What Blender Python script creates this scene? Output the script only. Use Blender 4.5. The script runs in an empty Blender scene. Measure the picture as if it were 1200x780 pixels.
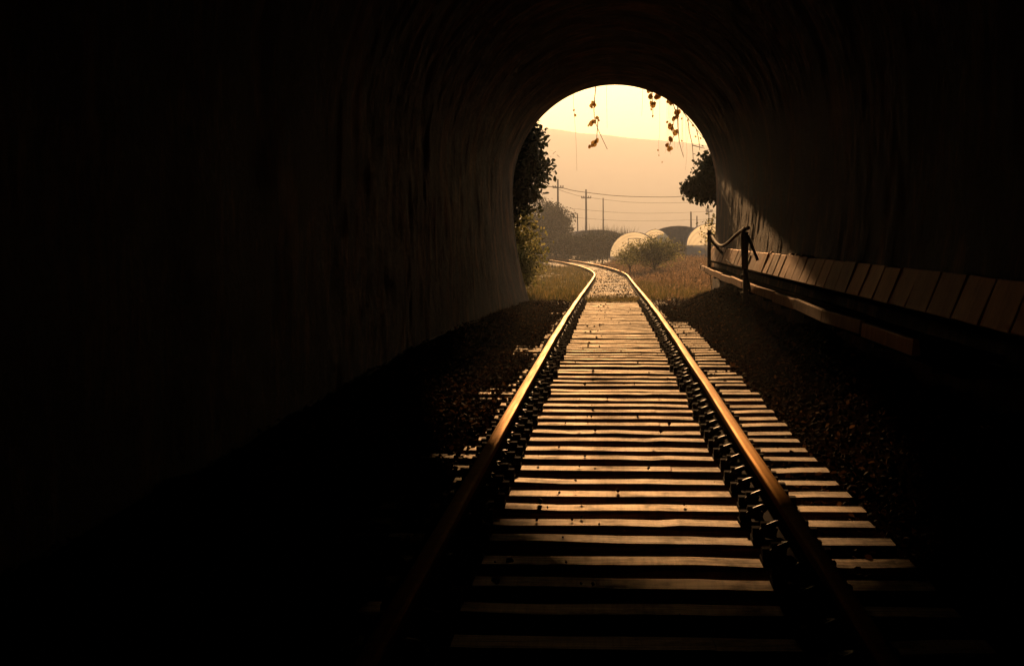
import bpy, math, random
import numpy as np
from mathutils import Vector, Matrix, Euler

# ------------------------------------------------------------------ camera
R = math.radians
rng = np.random.default_rng(7)
random.seed(7)
sc = bpy.context.scene
col = sc.collection
F_PX, VPX, VPY, W, H = 2000.0, 715.0, 276.0, 1200, 780
CAM_Z = 1.40
cam_data = bpy.data.cameras.new('camera')
cam = bpy.data.objects.new('camera', cam_data)
col.objects.link(cam)
cam_data.sensor_width = 36.0
cam_data.lens = F_PX / W * 36.0
cam_data.clip_start = 0.05
cam_data.clip_end = 6000.0
cam.location = (0, 0, CAM_Z)
yaw = math.atan((VPX - W / 2) / F_PX)
pitch = math.atan((H / 2 - VPY) / F_PX)
cam.rotation_euler = (R(90) - pitch, 0, yaw)
sc.camera = cam
CAM_M = cam.rotation_euler.to_matrix()

def at(px, py, Y):
    """point at distance Y (along the track) seen at pixel px, py of the 1200 x 780 photograph"""
    d = CAM_M @ Vector(((px - W / 2) / F_PX, (H / 2 - py) / F_PX, -1))
    d = d * (Y / d.y)
    return Vector((d.x, Y, CAM_Z + d.z))

# ------------------------------------------------------------------ sky and sun
SUN_EL, SUN_AZ = 8.48, 0.8           # degrees above the horizon, degrees left of the track
world = bpy.data.worlds.new('World')
sc.world = world
world.use_nodes = True
nt = world.node_tree
sky = nt.nodes.new('ShaderNodeTexSky')
sky.sky_type = 'NISHITA'
sky.sun_disc = False
sky.sun_elevation = R(SUN_EL)
sky.sun_rotation = R(-SUN_AZ)
sky.altitude = 0
sky.air_density = 1.1
sky.dust_density = 2.0
sky.ozone_density = 1.5
nt.nodes['Background'].inputs['Strength'].default_value = 0.05
nt.links.new(sky.outputs['Color'], nt.nodes['Background'].inputs['Color'])

sun_data = bpy.data.lights.new('sun', 'SUN')
sun_data.energy = 5.0
sun_data.angle = R(0.5)
sun_data.color = (1.0, 0.54, 0.225)
sun = bpy.data.objects.new('sun', sun_data)
col.objects.link(sun)
sdir = Vector((-math.sin(R(SUN_AZ)) * math.cos(R(SUN_EL)), math.cos(R(SUN_AZ)) * math.cos(R(SUN_EL)), math.sin(R(SUN_EL))))
sun.rotation_euler = sdir.to_track_quat('Z', 'Y').to_euler()
sun.location = sdir * 50

vs = sc.view_settings
vs.view_transform = 'Standard'
vs.look = 'None'
vs.exposure = 0.68
vs.gamma = 1.0
sc.cycles.use_denoising = True
sc.cycles.max_bounces = 10
sc.cycles.diffuse_bounces = 4
sc.cycles.glossy_bounces = 4
sc.cycles.transparent_max_bounces = 16
sc.cycles.volume_bounces = 2
sc.cycles.sample_clamp_indirect = 6.0

HAZE_DENSITY = 0.0007
HAZE_ANISO = 0.39

# ------------------------------------------------------------------ materials
def mat(name):
    m = bpy.data.materials.new(name)
    m.use_nodes = True
    n = m.node_tree
    return m, n, n.nodes['Principled BSDF'], n.links.new

def node(n, kind, **kw):
    x = n.nodes.new(kind)
    for k, v in kw.items():
        setattr(x, k, v)
    return x

def ramp(n, stops):
    r = n.nodes.new('ShaderNodeValToRGB')
    e = r.color_ramp.elements
    while len(e) < len(stops):
        e.new(0.5)
    for el, (p, c) in zip(e, stops):
        el.position = p
        el.color = (*c, 1) if len(c) == 3 else c
    return r

def coords(n, scale=(1, 1, 1), kind='Object'):
    tc = n.nodes.new('ShaderNodeTexCoord')
    mp = n.nodes.new('ShaderNodeMapping')
    mp.inputs['Scale'].default_value = scale
    n.links.new(tc.outputs[kind], mp.inputs['Vector'])
    return mp.outputs['Vector']

def noise(n, vec, scale, detail=6, rough=0.6):
    t = n.nodes.new('ShaderNodeTexNoise')
    t.inputs['Scale'].default_value = scale
    t.inputs['Detail'].default_value = detail
    t.inputs['Roughness'].default_value = rough
    if vec is not None:
        n.links.new(vec, t.inputs['Vector'])
    return t.outputs['Fac']

def bump(n, fac, strength, dist, bsdf, chain=None):
    b = n.nodes.new('ShaderNodeBump')
    b.inputs['Strength'].default_value = strength
    b.inputs['Distance'].default_value = dist
    n.links.new(fac, b.inputs['Height'])
    if chain is not None:
        n.links.new(chain, b.inputs['Normal'])
    n.links.new(b.outputs['Normal'], bsdf.inputs['Normal'])
    return b.outputs['Normal']

def mixc(n, fac, a, b, mode='MIX'):
    m = n.nodes.new('ShaderNodeMix')
    m.data_type = 'RGBA'
    m.blend_type = mode
    for s, v in ((0, fac), (6, a), (7, b)):
        if isinstance(v, (int, float)):
            m.inputs[s].default_value = v
        elif isinstance(v, tuple):
            m.inputs[s].default_value = (*v, 1)
        else:
            n.links.new(v, m.inputs[s])
    return m.outputs[2]

MAT = {}

def simple(name, stops, scale, rough=0.8, spec=0.3, metallic=0.0, bstr=0.4, bdist=0.01, stretch=(1, 1, 1), kind='Object'):
    m, n, b, L = mat(name)
    v = coords(n, stretch, kind)
    f = noise(n, v, scale)
    r = ramp(n, stops)
    L(f, r.inputs['Fac'])
    L(r.outputs['Color'], b.inputs['Base Color'])
    b.inputs['Roughness'].default_value = rough
    b.inputs['Specular IOR Level'].default_value = spec
    b.inputs['Metallic'].default_value = metallic
    if bstr:
        f2 = noise(n, v, scale * 4)
        bump(n, f2, bstr, bdist, b)
    MAT[name] = m
    return m

simple('ground_soil', [(0.3, (0.025, 0.015, 0.008)), (0.55, (0.05, 0.030, 0.016)), (0.75, (0.085, 0.052, 0.028))], 3.0, 1.0, 0.0, bstr=0.8, bdist=0.03)
simple('field_soil', [(0.3, (0.05, 0.05, 0.02)), (0.7, (0.10, 0.085, 0.04))], 0.2, 0.95, 0.1, bstr=0.3, bdist=0.1)
simple('hill_forest', [(0.35, (0.02, 0.03, 0.012)), (0.65, (0.05, 0.06, 0.025))], 0.05, 0.95, 0.1, bstr=0.5, bdist=2.0)
simple('stone', [(0.35, (0.03, 0.018, 0.010)), (0.6, (0.08, 0.047, 0.028)), (0.8, (0.2, 0.12, 0.07))], 6.0, 0.95, 0.02, bstr=0.3, bdist=0.004)
simple('stone_dry', [(0.35, (0.05, 0.03, 0.016)), (0.6, (0.09, 0.055, 0.03)), (0.8, (0.14, 0.09, 0.05))], 6.0, 0.95, 0.02, bstr=0.3, bdist=0.004)
simple('steel_clip', [(0.3, (0.018, 0.012, 0.009)), (0.7, (0.04, 0.025, 0.017))], 30.0, 0.55, 0.3, 0.2, bstr=0.3, bdist=0.002)
simple('cable_shade_black', [(0.3, (0.010, 0.010, 0.010)), (0.7, (0.020, 0.018, 0.015))], 8.0, 1.0, 0.0, bstr=0.0)  # wire and cable black; also stands in for shade inside the trough
simple('post_black', [(0.3, (0.012, 0.010, 0.009)), (0.7, (0.035, 0.026, 0.02))], 20.0,0.7, 0.25, bstr=0.3, bdist=0.002)
simple('hose', [(0.3, (0.04, 0.025, 0.016)), (0.7, (0.12, 0.075, 0.048))], 15.0, 0.8, 0.06, bstr=0.3, bdist=0.003)
simple('pole_concrete', [(0.3, (0.10, 0.09, 0.08)), (0.7, (0.18, 0.16, 0.14))], 4.0, 0.85, 0.2, bstr=0.2, bdist=0.01)
simple('bark', [(0.3, (0.025, 0.018, 0.012)), (0.7, (0.08, 0.058, 0.038))], 9.0, 0.9, 0.2, stretch=(1, 1, 0.25), bstr=0.8, bdist=0.02)
simple('hoop_steel', [(0.3, (0.2, 0.2, 0.2)), (0.7, (0.35, 0.34, 0.32))], 5.0, 0.5, 0.5, 0.6, bstr=0)
simple('shade_net', [(0.3, (0.14, 0.14, 0.13)), (0.7, (0.24, 0.23, 0.20))], 3.0, 0.85, 0.2, bstr=0.2, bdist=0.02)
simple('vine_stem', [(0.3, (0.03, 0.02, 0.012)), (0.7, (0.07, 0.045, 0.028))], 12.0, 0.85, 0.2, bstr=0)

# tunnel lining: sooty concrete with vertical streaks, board marks and spalled patches
# ground: darker trackbed in the tunnel, lighter brown earth outside
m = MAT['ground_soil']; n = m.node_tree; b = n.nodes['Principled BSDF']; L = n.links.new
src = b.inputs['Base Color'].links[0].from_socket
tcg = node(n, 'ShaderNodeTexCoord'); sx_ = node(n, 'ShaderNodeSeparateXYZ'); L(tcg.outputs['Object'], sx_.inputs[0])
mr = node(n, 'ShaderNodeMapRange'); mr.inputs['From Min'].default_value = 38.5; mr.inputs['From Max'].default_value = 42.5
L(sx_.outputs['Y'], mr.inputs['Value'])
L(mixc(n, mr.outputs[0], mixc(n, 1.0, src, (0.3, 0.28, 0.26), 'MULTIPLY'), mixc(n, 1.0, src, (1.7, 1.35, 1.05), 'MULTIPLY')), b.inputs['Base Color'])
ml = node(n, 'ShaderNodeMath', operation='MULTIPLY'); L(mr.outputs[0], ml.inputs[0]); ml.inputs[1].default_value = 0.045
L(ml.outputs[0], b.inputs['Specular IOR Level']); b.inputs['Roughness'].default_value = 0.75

m, n, b, L = mat('tunnel_concrete')
v = coords(n, (1, 1, 1))
vstreak = coords(n, (1, 1.5, 0.4))
big = noise(n, v, 0.9, 8, 0.65)
stk = noise(n, vstreak, 1.9, 10, 0.75)
fine = noise(n, v, 7.0, 10, 0.75)
r1 = ramp(n, [(0.36, (0.006, 0.004, 0.002)), (0.5, (0.026, 0.014, 0.007)), (0.64, (0.22, 0.105, 0.046))])
mx = node(n, 'ShaderNodeMath', operation='MULTIPLY_ADD')
L(stk, mx.inputs[0]); mx.inputs[1].default_value = 0.45
mh = node(n, 'ShaderNodeMath', operation='MULTIPLY'); L(big, mh.inputs[0]); mh.inputs[1].default_value = 0.55
L(mh.outputs[0], mx.inputs[2])
L(mx.outputs[0], r1.inputs['Fac'])
rf = ramp(n, [(0.3, (0.55, 0.55, 0.55)), (0.7, (1.1, 1.1, 1.1))])
L(fine, rf.inputs['Fac'])
L(mixc(n, 1.0, r1.outputs['Color'], rf.outputs['Color'], 'MULTIPLY'), b.inputs['Base Color'])
b.inputs['Roughness'].default_value = 0.75
b.inputs['Specular IOR Level'].default_value = 0.16
c1 = bump(n, stk, 0.8, 0.08, b)
c2 = bump(n, fine, 1.0, 0.08, b, c1)
MAT['tunnel_concrete'] = m

# sleepers: weathered timber, grain along the length, checks, every sleeper its own tint
m, n, b, L = mat('sleeper_wood')
oi = node(n, 'ShaderNodeObjectInfo')
tc = node(n, 'ShaderNodeTexCoord')
off = node(n, 'ShaderNodeVectorMath', operation='MULTIPLY_ADD')
cmb = node(n, 'ShaderNodeCombineXYZ')
for k in range(3):
    L(oi.outputs['Random'], cmb.inputs[k])
L(cmb.outputs[0], off.inputs[0]); off.inputs[1].default_value = (37, 53, 71)
L(tc.outputs['Object'], off.inputs[2])
mp = node(n, 'ShaderNodeMapping'); mp.inputs['Scale'].default_value = (1.2, 26, 26)
L(off.outputs[0], mp.inputs['Vector'])
gr = noise(n, mp.outputs['Vector'], 1.6, 8, 0.65)
mp2 = node(n, 'ShaderNodeMapping'); mp2.inputs['Scale'].default_value = (1, 1, 1)
L(off.outputs[0], mp2.inputs['Vector'])
blot = noise(n, mp2.outputs['Vector'], 4.5, 6, 0.65)
r1 = ramp(n, [(0.25, (0.06, 0.036, 0.020)), (0.5, (0.29, 0.155, 0.070)), (0.75, (0.50, 0.29, 0.14))])
L(gr, r1.inputs['Fac'])
r2 = ramp(n, [(0.36, (0.18, 0.16, 0.14)), (0.5, (1, 1, 1))])
L(blot, r2.inputs['Fac'])
cc = mixc(n, 1.0, r1.outputs['Color'], r2.outputs['Color'], 'MULTIPLY')
mpc = node(n, 'ShaderNodeMapping'); mpc.inputs['Scale'].default_value = (0.9, 22, 22)
L(off.outputs[0], mpc.inputs['Vector'])
crk = noise(n, mpc.outputs['Vector'], 1.0, 3, 0.55)
rc = ramp(n, [(0.470, (1, 1, 1)), (0.495, (0.10, 0.09, 0.08)), (0.505, (0.10, 0.09, 0.08)), (0.530, (1, 1, 1))])
L(crk, rc.inputs['Fac'])
mps = node(n, 'ShaderNodeMapping'); mps.inputs['Scale'].default_value = (55, 2, 2)
L(off.outputs[0], mps.inputs['Vector'])
saw = noise(n, mps.outputs['Vector'], 1.0, 4, 0.6)
rsw = ramp(n, [(0.35, (0.62, 0.6, 0.58)), (0.6, (1, 1, 1))])
L(saw, rsw.inputs['Fac'])
cc = mixc(n, 1.0, mixc(n, 0.8, cc, rc.outputs['Color'], 'MULTIPLY'), rsw.outputs['Color'], 'MULTIPLY')
r3 = ramp(n, [(0.0, (0.6, 0.55, 0.5)), (1.0, (1.15, 1.1, 1.05))])
L(oi.outputs['Random'], r3.inputs['Fac'])
L(mixc(n, 1.0, cc, r3.outputs['Color'], 'MULTIPLY'), b.inputs['Base Color'])
rr = ramp(n, [(0.35, (0.8, 0.8, 0.8)), (0.55, (0.68, 0.68, 0.68))])
L(blot, rr.inputs['Fac'])
L(rr.outputs['Color'], b.inputs['Roughness'])
rs = ramp(n, [(0.38, (0.015, 0.015, 0.015)), (0.52, (0.10, 0.10, 0.10))])
L(gr, rs.inputs['Fac']); L(rs.outputs['Color'], b.inputs['Specular IOR Level'])
c1 = bump(n, gr, 0.9, 0.010, b)
bump(n, blot, 0.12, 0.006, b, c1)
MAT['sleeper_wood'] = m

# rail steel: worn, brown
m, n, b, L = mat('rail_steel')
v = coords(n, (14, 0.5, 14))
f = noise(n, v, 2.0, 6)
f2 = noise(n, coords(n, (1, 1, 1)), 14.0, 6)
r1 = ramp(n, [(0.3, (0.10, 0.052, 0.022)), (0.7, (0.24, 0.128, 0.052))])
L(f2, r1.inputs['Fac'])
L(r1.outputs['Color'], b.inputs['Base Color'])
b.inputs['Metallic'].default_value = 1.0
b.inputs['Specular Tint'].default_value = (0.50, 0.33, 0.17, 1)
rr = ramp(n, [(0.3, (0.52, 0.52, 0.52)), (0.7, (0.66, 0.66, 0.66))])
L(f, rr.inputs['Fac']); L(rr.outputs['Color'], b.inputs['Roughness'])
bump(n, f, 0.15, 0.002, b)
MAT['rail_steel'] = m

simple('rail_rust', [(0.3, (0.02, 0.012, 0.007)), (0.7, (0.05, 0.028, 0.015))], 14.0, 1.0, 0.01, bstr=0.3, bdist=0.003)
# cover slabs and kerb: concrete, each piece its own tint
def piece_concrete(name, lo, hi, rough):
    m, n, b, L = mat(name)
    oi = node(n, 'ShaderNodeObjectInfo')
    v = coords(n, (1, 1, 1))
    f = noise(n, v, 7.0, 7, 0.7)
    vz = coords(n, (5, 5, 0.7))
    s = noise(n, vz, 2.0, 6, 0.7)
    r1 = ramp(n, [(0.3, lo), (0.7, hi)])
    ad = node(n, 'ShaderNodeMath', operation='MULTIPLY_ADD')
    L(f, ad.inputs[0]); ad.inputs[1].default_value = 0.5
    hm = node(n, 'ShaderNodeMath', operation='MULTIPLY'); L(s, hm.inputs[0]); hm.inputs[1].default_value = 0.5
    L(hm.outputs[0], ad.inputs[2]); L(ad.outputs[0], r1.inputs['Fac'])
    r3 = ramp(n, [(0.0, (0.45, 0.42, 0.38)), (1.0, (1.25, 1.2, 1.15))])
    L(oi.outputs['Random'], r3.inputs['Fac'])
    L(mixc(n, 1.0, r1.outputs['Color'], r3.outputs['Color'], 'MULTIPLY'), b.inputs['Base Color'])
    b.inputs['Roughness'].default_value = rough
    b.inputs['Specular IOR Level'].default_value = 0.14
    c1 = bump(n, s, 0.5, 0.02, b)
    bump(n, f, 0.4, 0.01, b, c1)
    MAT[name] = m
piece_concrete('slab_concrete', (0.20, 0.09, 0.04), (0.52, 0.255, 0.12), 0.68)
piece_concrete('kerb_concrete', (0.13, 0.064, 0.03), (0.40, 0.20, 0.10), 0.7)

def add_sheen(name, colr, fac, rough, ref=0.22, spec=0.0):
    """tinted rough reflection over the diffuse body of a dirty surface"""
    n = MAT[name].node_tree; b = n.nodes['Principled BSDF']; L = n.links.new
    for l_ in list(b.inputs['Specular IOR Level'].links): n.links.remove(l_)
    b.inputs['Specular IOR Level'].default_value = spec
    g = node(n, 'ShaderNodeBsdfGlossy'); g.inputs['Color'].default_value = (*colr, 1); g.inputs['Roughness'].default_value = rough
    if b.inputs['Normal'].links:
        L(b.inputs['Normal'].links[0].from_socket, g.inputs['Normal'])
    ms = node(n, 'ShaderNodeMixShader'); ms.inputs[0].default_value = fac
    L(b.outputs[0], ms.inputs[1]); L(g.outputs[0], ms.inputs[2])
    L(ms.outputs[0], n.nodes['Material Output'].inputs['Surface'])
    src = b.inputs['Base Color'].links[0].from_socket      # darker, dirtier spots reflect less
    bw = node(n, 'ShaderNodeRGBToBW'); L(src, bw.inputs[0])
    mr = node(n, 'ShaderNodeMapRange'); L(bw.outputs[0], mr.inputs['Value'])
    mr.inputs['From Min'].default_value = 0.0; mr.inputs['From Max'].default_value = ref
    mr.inputs['To Min'].default_value = fac * 0.15; mr.inputs['To Max'].default_value = fac
    L(mr.outputs[0], ms.inputs[0])
add_sheen('slab_concrete', (1.0, 0.58, 0.30), 0.14, 0.56, spec=0.085)
add_sheen('kerb_concrete', (1.0, 0.60, 0.33), 0.20, 0.60, spec=0.06)
add_sheen('tunnel_concrete', (1.0, 0.52, 0.24), 0.06, 0.62, 0.12, spec=0.11)
add_sheen('sleeper_wood', (1.0, 0.80, 0.52), 0.25, 0.62, spec=0.04)

# foliage: per-leaf variation, light passing through
def foliage(name, cols, trans=0.35, rough=0.5, spec=0.2):
    m, n, b, L = mat(name)
    g = node(n, 'ShaderNodeNewGeometry')
    r = ramp(n, [(i / (len(cols) - 1), c) for i, c in enumerate(cols)])
    L(g.outputs['Random Per Island'], r.inputs['Fac'])
    L(r.outputs['Color'], b.inputs['Base Color'])
    b.inputs['Roughness'].default_value = rough
    b.inputs['Specular IOR Level'].default_value = spec
    t = node(n, 'ShaderNodeBsdfTranslucent')
    L(r.outputs['Color'], t.inputs['Color'])
    ms = node(n, 'ShaderNodeMixShader')
    ms.inputs[0].default_value = trans
    L(b.outputs[0], ms.inputs[1]); L(t.outputs[0], ms.inputs[2])
    L(ms.outputs[0], n.nodes['Material Output'].inputs['Surface'])
    MAT[name] = m
foliage('leaf_dark', [(0.018, 0.03, 0.010), (0.03, 0.045, 0.014), (0.045, 0.055, 0.02)], 0.25)
foliage('leaf_bush', [(0.07, 0.085, 0.022), (0.22, 0.21, 0.06), (0.52, 0.46, 0.18)], 0.75)
foliage('leaf_haze', [(0.03, 0.04, 0.018), (0.05, 0.06, 0.025)], 0.25)
foliage('leaf_vine', [(0.16, 0.09, 0.02), (0.42, 0.23, 0.06), (0.22, 0.17, 0.04)], 0.75)
foliage('grass_green', [(0.05, 0.06, 0.012), (0.16, 0.14, 0.04), (0.42, 0.28, 0.10)], 0.6)
foliage('grass_red', [(0.06, 0.05, 0.02), (0.24, 0.145, 0.065), (0.55, 0.34, 0.19)], 0.6)
foliage('leaf_litter', [(0.015, 0.009, 0.005), (0.03, 0.016, 0.008), (0.06, 0.03, 0.015), (0.26, 0.13, 0.06)], 0.15, 0.95, 0.02)

# greenhouse film: milky plastic that lets the low sun through
def film(name, colr, transp, transl):
    m, n, b, L = mat(name)
    f = noise(n, coords(n, (1, 1, 1)), 1.5, 5)
    r = ramp(n, [(0.3, tuple(c * 0.8 for c in colr)), (0.7, colr)])
    L(f, r.inputs['Fac'])
    L(r.outputs['Color'], b.inputs['Base Color'])
    b.inputs['Roughness'].default_value = 0.35
    tl = node(n, 'ShaderNodeBsdfTranslucent'); L(r.outputs['Color'], tl.inputs['Color'])
    tp = node(n, 'ShaderNodeBsdfTransparent')
    m1 = node(n, 'ShaderNodeMixShader'); m1.inputs[0].default_value = transl
    L(b.outputs[0], m1.inputs[1]); L(tl.outputs[0], m1.inputs[2])
    m2 = node(n, 'ShaderNodeMixShader'); m2.inputs[0].default_value = transp
    L(m1.outputs[0], m2.inputs[1]); L(tp.outputs[0], m2.inputs[2])
    L(m2.outputs[0], n.nodes['Material Output'].inputs['Surface'])
    bump(n, noise(n, coords(n, (1, 1, 1)), 4.0, 4), 0.3, 0.03, b)
    MAT[name] = m
film('film_clear', (0.9, 0.86, 0.70), 0.92, 0.9)
film('film_end', (0.97, 0.92, 0.74), 0.05, 0.97)
film('film_grey', (0.48, 0.47, 0.44), 0.15, 0.5)

# ------------------------------------------------------------------ mesh helpers
def link(name, me, m=None, parent=None, smooth=False):
    o = bpy.data.objects.new(name, me)
    col.objects.link(o)
    if m:
        if not me.materials:
            me.materials.append(MAT[m])
    if smooth:
        me.polygons.foreach_set('use_smooth', [True] * len(me.polygons))
    if parent:
        o.parent = parent
    return o

def tag(o, label=None, cat=None, group=None, kind=None):
    if label: o['label'] = label
    if cat: o['category'] = cat
    if group: o['group'] = group
    if kind: o['kind'] = kind
    return o

def empty(name, loc, label, cat, group=None):
    o = bpy.data.objects.new(name, None)
    o.empty_display_size = 0.2
    col.objects.link(o)
    o.location = loc
    o.matrix_world = Matrix.Translation(loc)
    return tag(o, label, cat, group)

class MB:
    def __init__(s, origin=(0, 0, 0)):
        s.v, s.f, s.o = [], [], Vector(origin)
    def add(s, vs, fs):
        k = len(s.v)
        s.v += [tuple(Vector(p) - s.o) for p in vs]
        s.f += [tuple(i + k for i in f) for f in fs]
    def box(s, c, d, rot=None, ch=0.0):
        """box of size d about c; ch chamfers the vertical-section corners along x"""
        c, d = Vector(c), Vector(d) / 2
        M = rot if rot is not None else Matrix.Identity(3)
        if ch <= 0:
            pts = [Vector((sx * d.x, sy * d.y, sz * d.z)) for sx in (-1, 1) for sy in (-1, 1) for sz in (-1, 1)]
            fs = [(0, 1, 3, 2), (4, 6, 7, 5), (0, 4, 5, 1), (2, 3, 7, 6), (0, 2, 6, 4), (1, 5, 7, 3)]
            s.add([c + M @ p for p in pts], fs)
        else:
            sec = [(-d.y, -d.z), (d.y, -d.z), (d.y, d.z - ch), (d.y - ch, d.z), (-d.y + ch, d.z), (-d.y, d.z - ch)]
            pts = [Vector((sx * d.x, y, z)) for sx in (-1, 1) for y, z in sec]
            m = len(sec)
            fs = [tuple(range(m - 1, -1, -1)), tuple(range(m, 2 * m))]
            fs += [(i, (i + 1) % m, m + (i + 1) % m, m + i) for i in range(m)]
            s.add([c + M @ p for p in pts], [tuple(reversed(f)) for f in fs])
    def tube(s, pts, rad, seg=7, cap=True):
        pts = [Vector(p) for p in pts]
        rad = [rad] * len(pts) if isinstance(rad, (int, float)) else rad
        vs_, fs = [], []
        prev = None
        for i, p in enumerate(pts):
            t = (pts[min(i + 1, len(pts) - 1)] - pts[max(i - 1, 0)])
            if t.length < 1e-9: t = Vector((0, 0, 1))
            t.normalize()
            if prev is None:
                a = Vector((0, 0, 1)) if abs(t.z) < 0.9 else Vector((1, 0, 0))
                u = t.cross(a).normalized()
            else:
                u = (prev - t * prev.dot(t))
                u = u.normalized() if u.length > 1e-6 else t.orthogonal().normalized()
            prev = u
            w = t.cross(u)
            for k in range(seg):
                an = 2 * math.pi * k / seg
                vs_.append(p + (u * math.cos(an) + w * math.sin(an)) * rad[i])
        for i in range(len(pts) - 1):
            for k in range(seg):
                k2 = (k + 1) % seg
                fs.append((i * seg + k, i * seg + k2, (i + 1) * seg + k2, (i + 1) * seg + k))
        if cap:
            fs.append(tuple(range(seg - 1, -1, -1)))
            q = (len(pts) - 1) * seg
            fs.append(tuple(range(q, q + seg)))
        s.add(vs_, fs)
    def mesh(s, name):
        me = bpy.data.meshes.new(name)
        me.from_pydata(s.v, [], s.f)
        me.update()
        return me
    def build(s, name, m, parent=None, smooth=False):
        o = link(name, s.mesh(name), m, parent, smooth)
        if parent is None:
            o.location = s.o
        return o

def np_mesh(name, verts, tris):
    """fast triangle or quad mesh from arrays"""
    me = bpy.data.meshes.new(name)
    k = tris.shape[1]
    me.vertices.add(len(verts)); me.loops.add(tris.size); me.polygons.add(len(tris))
    me.vertices.foreach_set('co', verts.astype(np.float32).ravel())
    me.loops.foreach_set('vertex_index', tris.astype(np.int32).ravel())
    me.polygons.foreach_set('loop_start', np.arange(0, tris.size, k, dtype=np.int32))
    me.polygons.foreach_set('loop_total', np.full(len(tris), k, dtype=np.int32))
    me.update(calc_edges=True)
    return me

def smooth_path(pts, k=6):
    """Catmull-Rom through the points"""
    P = [Vector(p) for p in pts]
    P = [P[0] * 2 - P[1]] + P + [P[-1] * 2 - P[-2]]
    out = []
    for i in range(1, len(P) - 2):
        for j in range(k):
            t = j / k
            a, b_, c, d = P[i - 1], P[i], P[i + 1], P[i + 2]
            out.append(0.5 * ((2 * b_) + (c - a) * t + (2 * a - 5 * b_ + 4 * c - d) * t * t + (3 * b_ - a - 3 * c + d) * t ** 3))
    out.append(P[-2])
    return out

def rand_rot(n, tilt=1.0):
    """n random rotation matrices; tilt 0 keeps z up"""
    az = rng.uniform(0, 2 * np.pi, n); ti = rng.normal(0, 1, n) * tilt; ro = rng.normal(0, 1, n) * tilt
    ca, sa, ct, st, cr, sr = np.cos(az), np.sin(az), np.cos(ti), np.sin(ti), np.cos(ro), np.sin(ro)
    Z = np.zeros(n); O = np.ones(n)
    Rz = np.stack([np.stack([ca, -sa, Z], -1), np.stack([sa, ca, Z], -1), np.stack([Z, Z, O], -1)], 1)
    Rx = np.stack([np.stack([O, Z, Z], -1), np.stack([Z, ct, -st], -1), np.stack([Z, st, ct], -1)], 1)
    Ry = np.stack([np.stack([cr, Z, sr], -1), np.stack([Z, O, Z], -1), np.stack([-sr, Z, cr], -1)], 1)
    return Rz @ Rx @ Ry

LEAF_V = np.array([(0, -0.5, 0), (0.30, -0.18, 0.06), (0.24, 0.2, 0.05), (0, 0.5, -0.06), (-0.24, 0.2, 0.05), (-0.30, -0.18, 0.06), (0, 0.02, 0)])
LEAF_F = np.array([(0, 1, 6), (1, 2, 6), (2, 3, 6), (3, 4, 6), (4, 5, 6), (5, 0, 6)])

def scatter(name, pos, size, rots, proto_v=LEAF_V, proto_f=LEAF_F):
    n_ = len(pos)
    size = np.broadcast_to(np.asarray(size), (n_,))
    v = np.einsum('nij,kj->nki', rots, proto_v) * size[:, None, None] + pos[:, None, :]
    f = (proto_f[None] + (np.arange(n_) * len(proto_v))[:, None, None])
    return np_mesh(name, v.reshape(-1, 3), f.reshape(-1, proto_f.shape[1]))

# ------------------------------------------------------------------ layout functions
TX = 0.055                     # track centre
BEND_Y, BEND_R = 75.0, 515.0   # the line turns left outside the tunnel
PORTAL = 40.3
def track(s):
    """centre point and heading of the track at chainage s"""
    if s <= BEND_Y:
        return TX, s, 0.0
    a = (s - BEND_Y) / BEND_R
    return TX - BEND_R * (1 - math.cos(a)), BEND_Y + BEND_R * math.sin(a), a
def track_x(y):
    y = np.asarray(y, float)
    d = np.clip(y - BEND_Y, 0, BEND_R * 0.9)
    return TX - (BEND_R - np.sqrt(BEND_R ** 2 - d ** 2))

def vnoise(x, y, seed=0):
    """cheap smooth pseudo noise from sines"""
    r_ = np.random.default_rng(seed)
    out = 0
    for k in range(7):
        a = r_.uniform(0, 2 * np.pi); fq = r_.uniform(0.6, 2.2); ph = r_.uniform(0, 6.28)
        out = out + np.sin((x * math.cos(a) + y * math.sin(a)) * fq + ph)
    return out / 4.0

def fbm(x, y, seed=0, oct_=4):
    """value noise on a hashed lattice, several octaves, about -1..1"""
    x = np.asarray(x, float); y = np.asarray(y, float)
    def h(i, j):
        v_ = np.sin(i * 127.1 + j * 311.7 + seed * 74.7) * 43758.5453
        return (v_ - np.floor(v_)) * 2 - 1
    out, amp = 0, 1.0
    for o_ in range(oct_):
        xi, yi = np.floor(x), np.floor(y)
        fx, fy = x - xi, y - yi
        fx, fy = fx * fx * (3 - 2 * fx), fy * fy * (3 - 2 * fy)
        out = out + amp * ((h(xi, yi) * (1 - fx) + h(xi + 1, yi) * fx) * (1 - fy) + (h(xi, yi + 1) * (1 - fx) + h(xi + 1, yi + 1) * fx) * fy)
        x, y, amp = x * 2.03 + 5.1, y * 2.03 + 9.7, amp * 0.5
    return out

GRADE_Y = np.arange(-160.0, 400.0, 1.0)
_g = np.interp(GRADE_Y, [18, 31.4, 38.3, 66, 89, 111, 160], [0, -0.07, -0.16, -0.48, -0.67, -0.76, -0.8])
_k = np.hanning(43); _k /= _k.sum()
GRADE_Z = np.convolve(np.pad(_g, 21, mode='edge'), _k, mode='valid')
def grade(y):
    """the line falls gently towards the portal and beyond it"""
    return np.interp(y, GRADE_Y, GRADE_Z)

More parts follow.
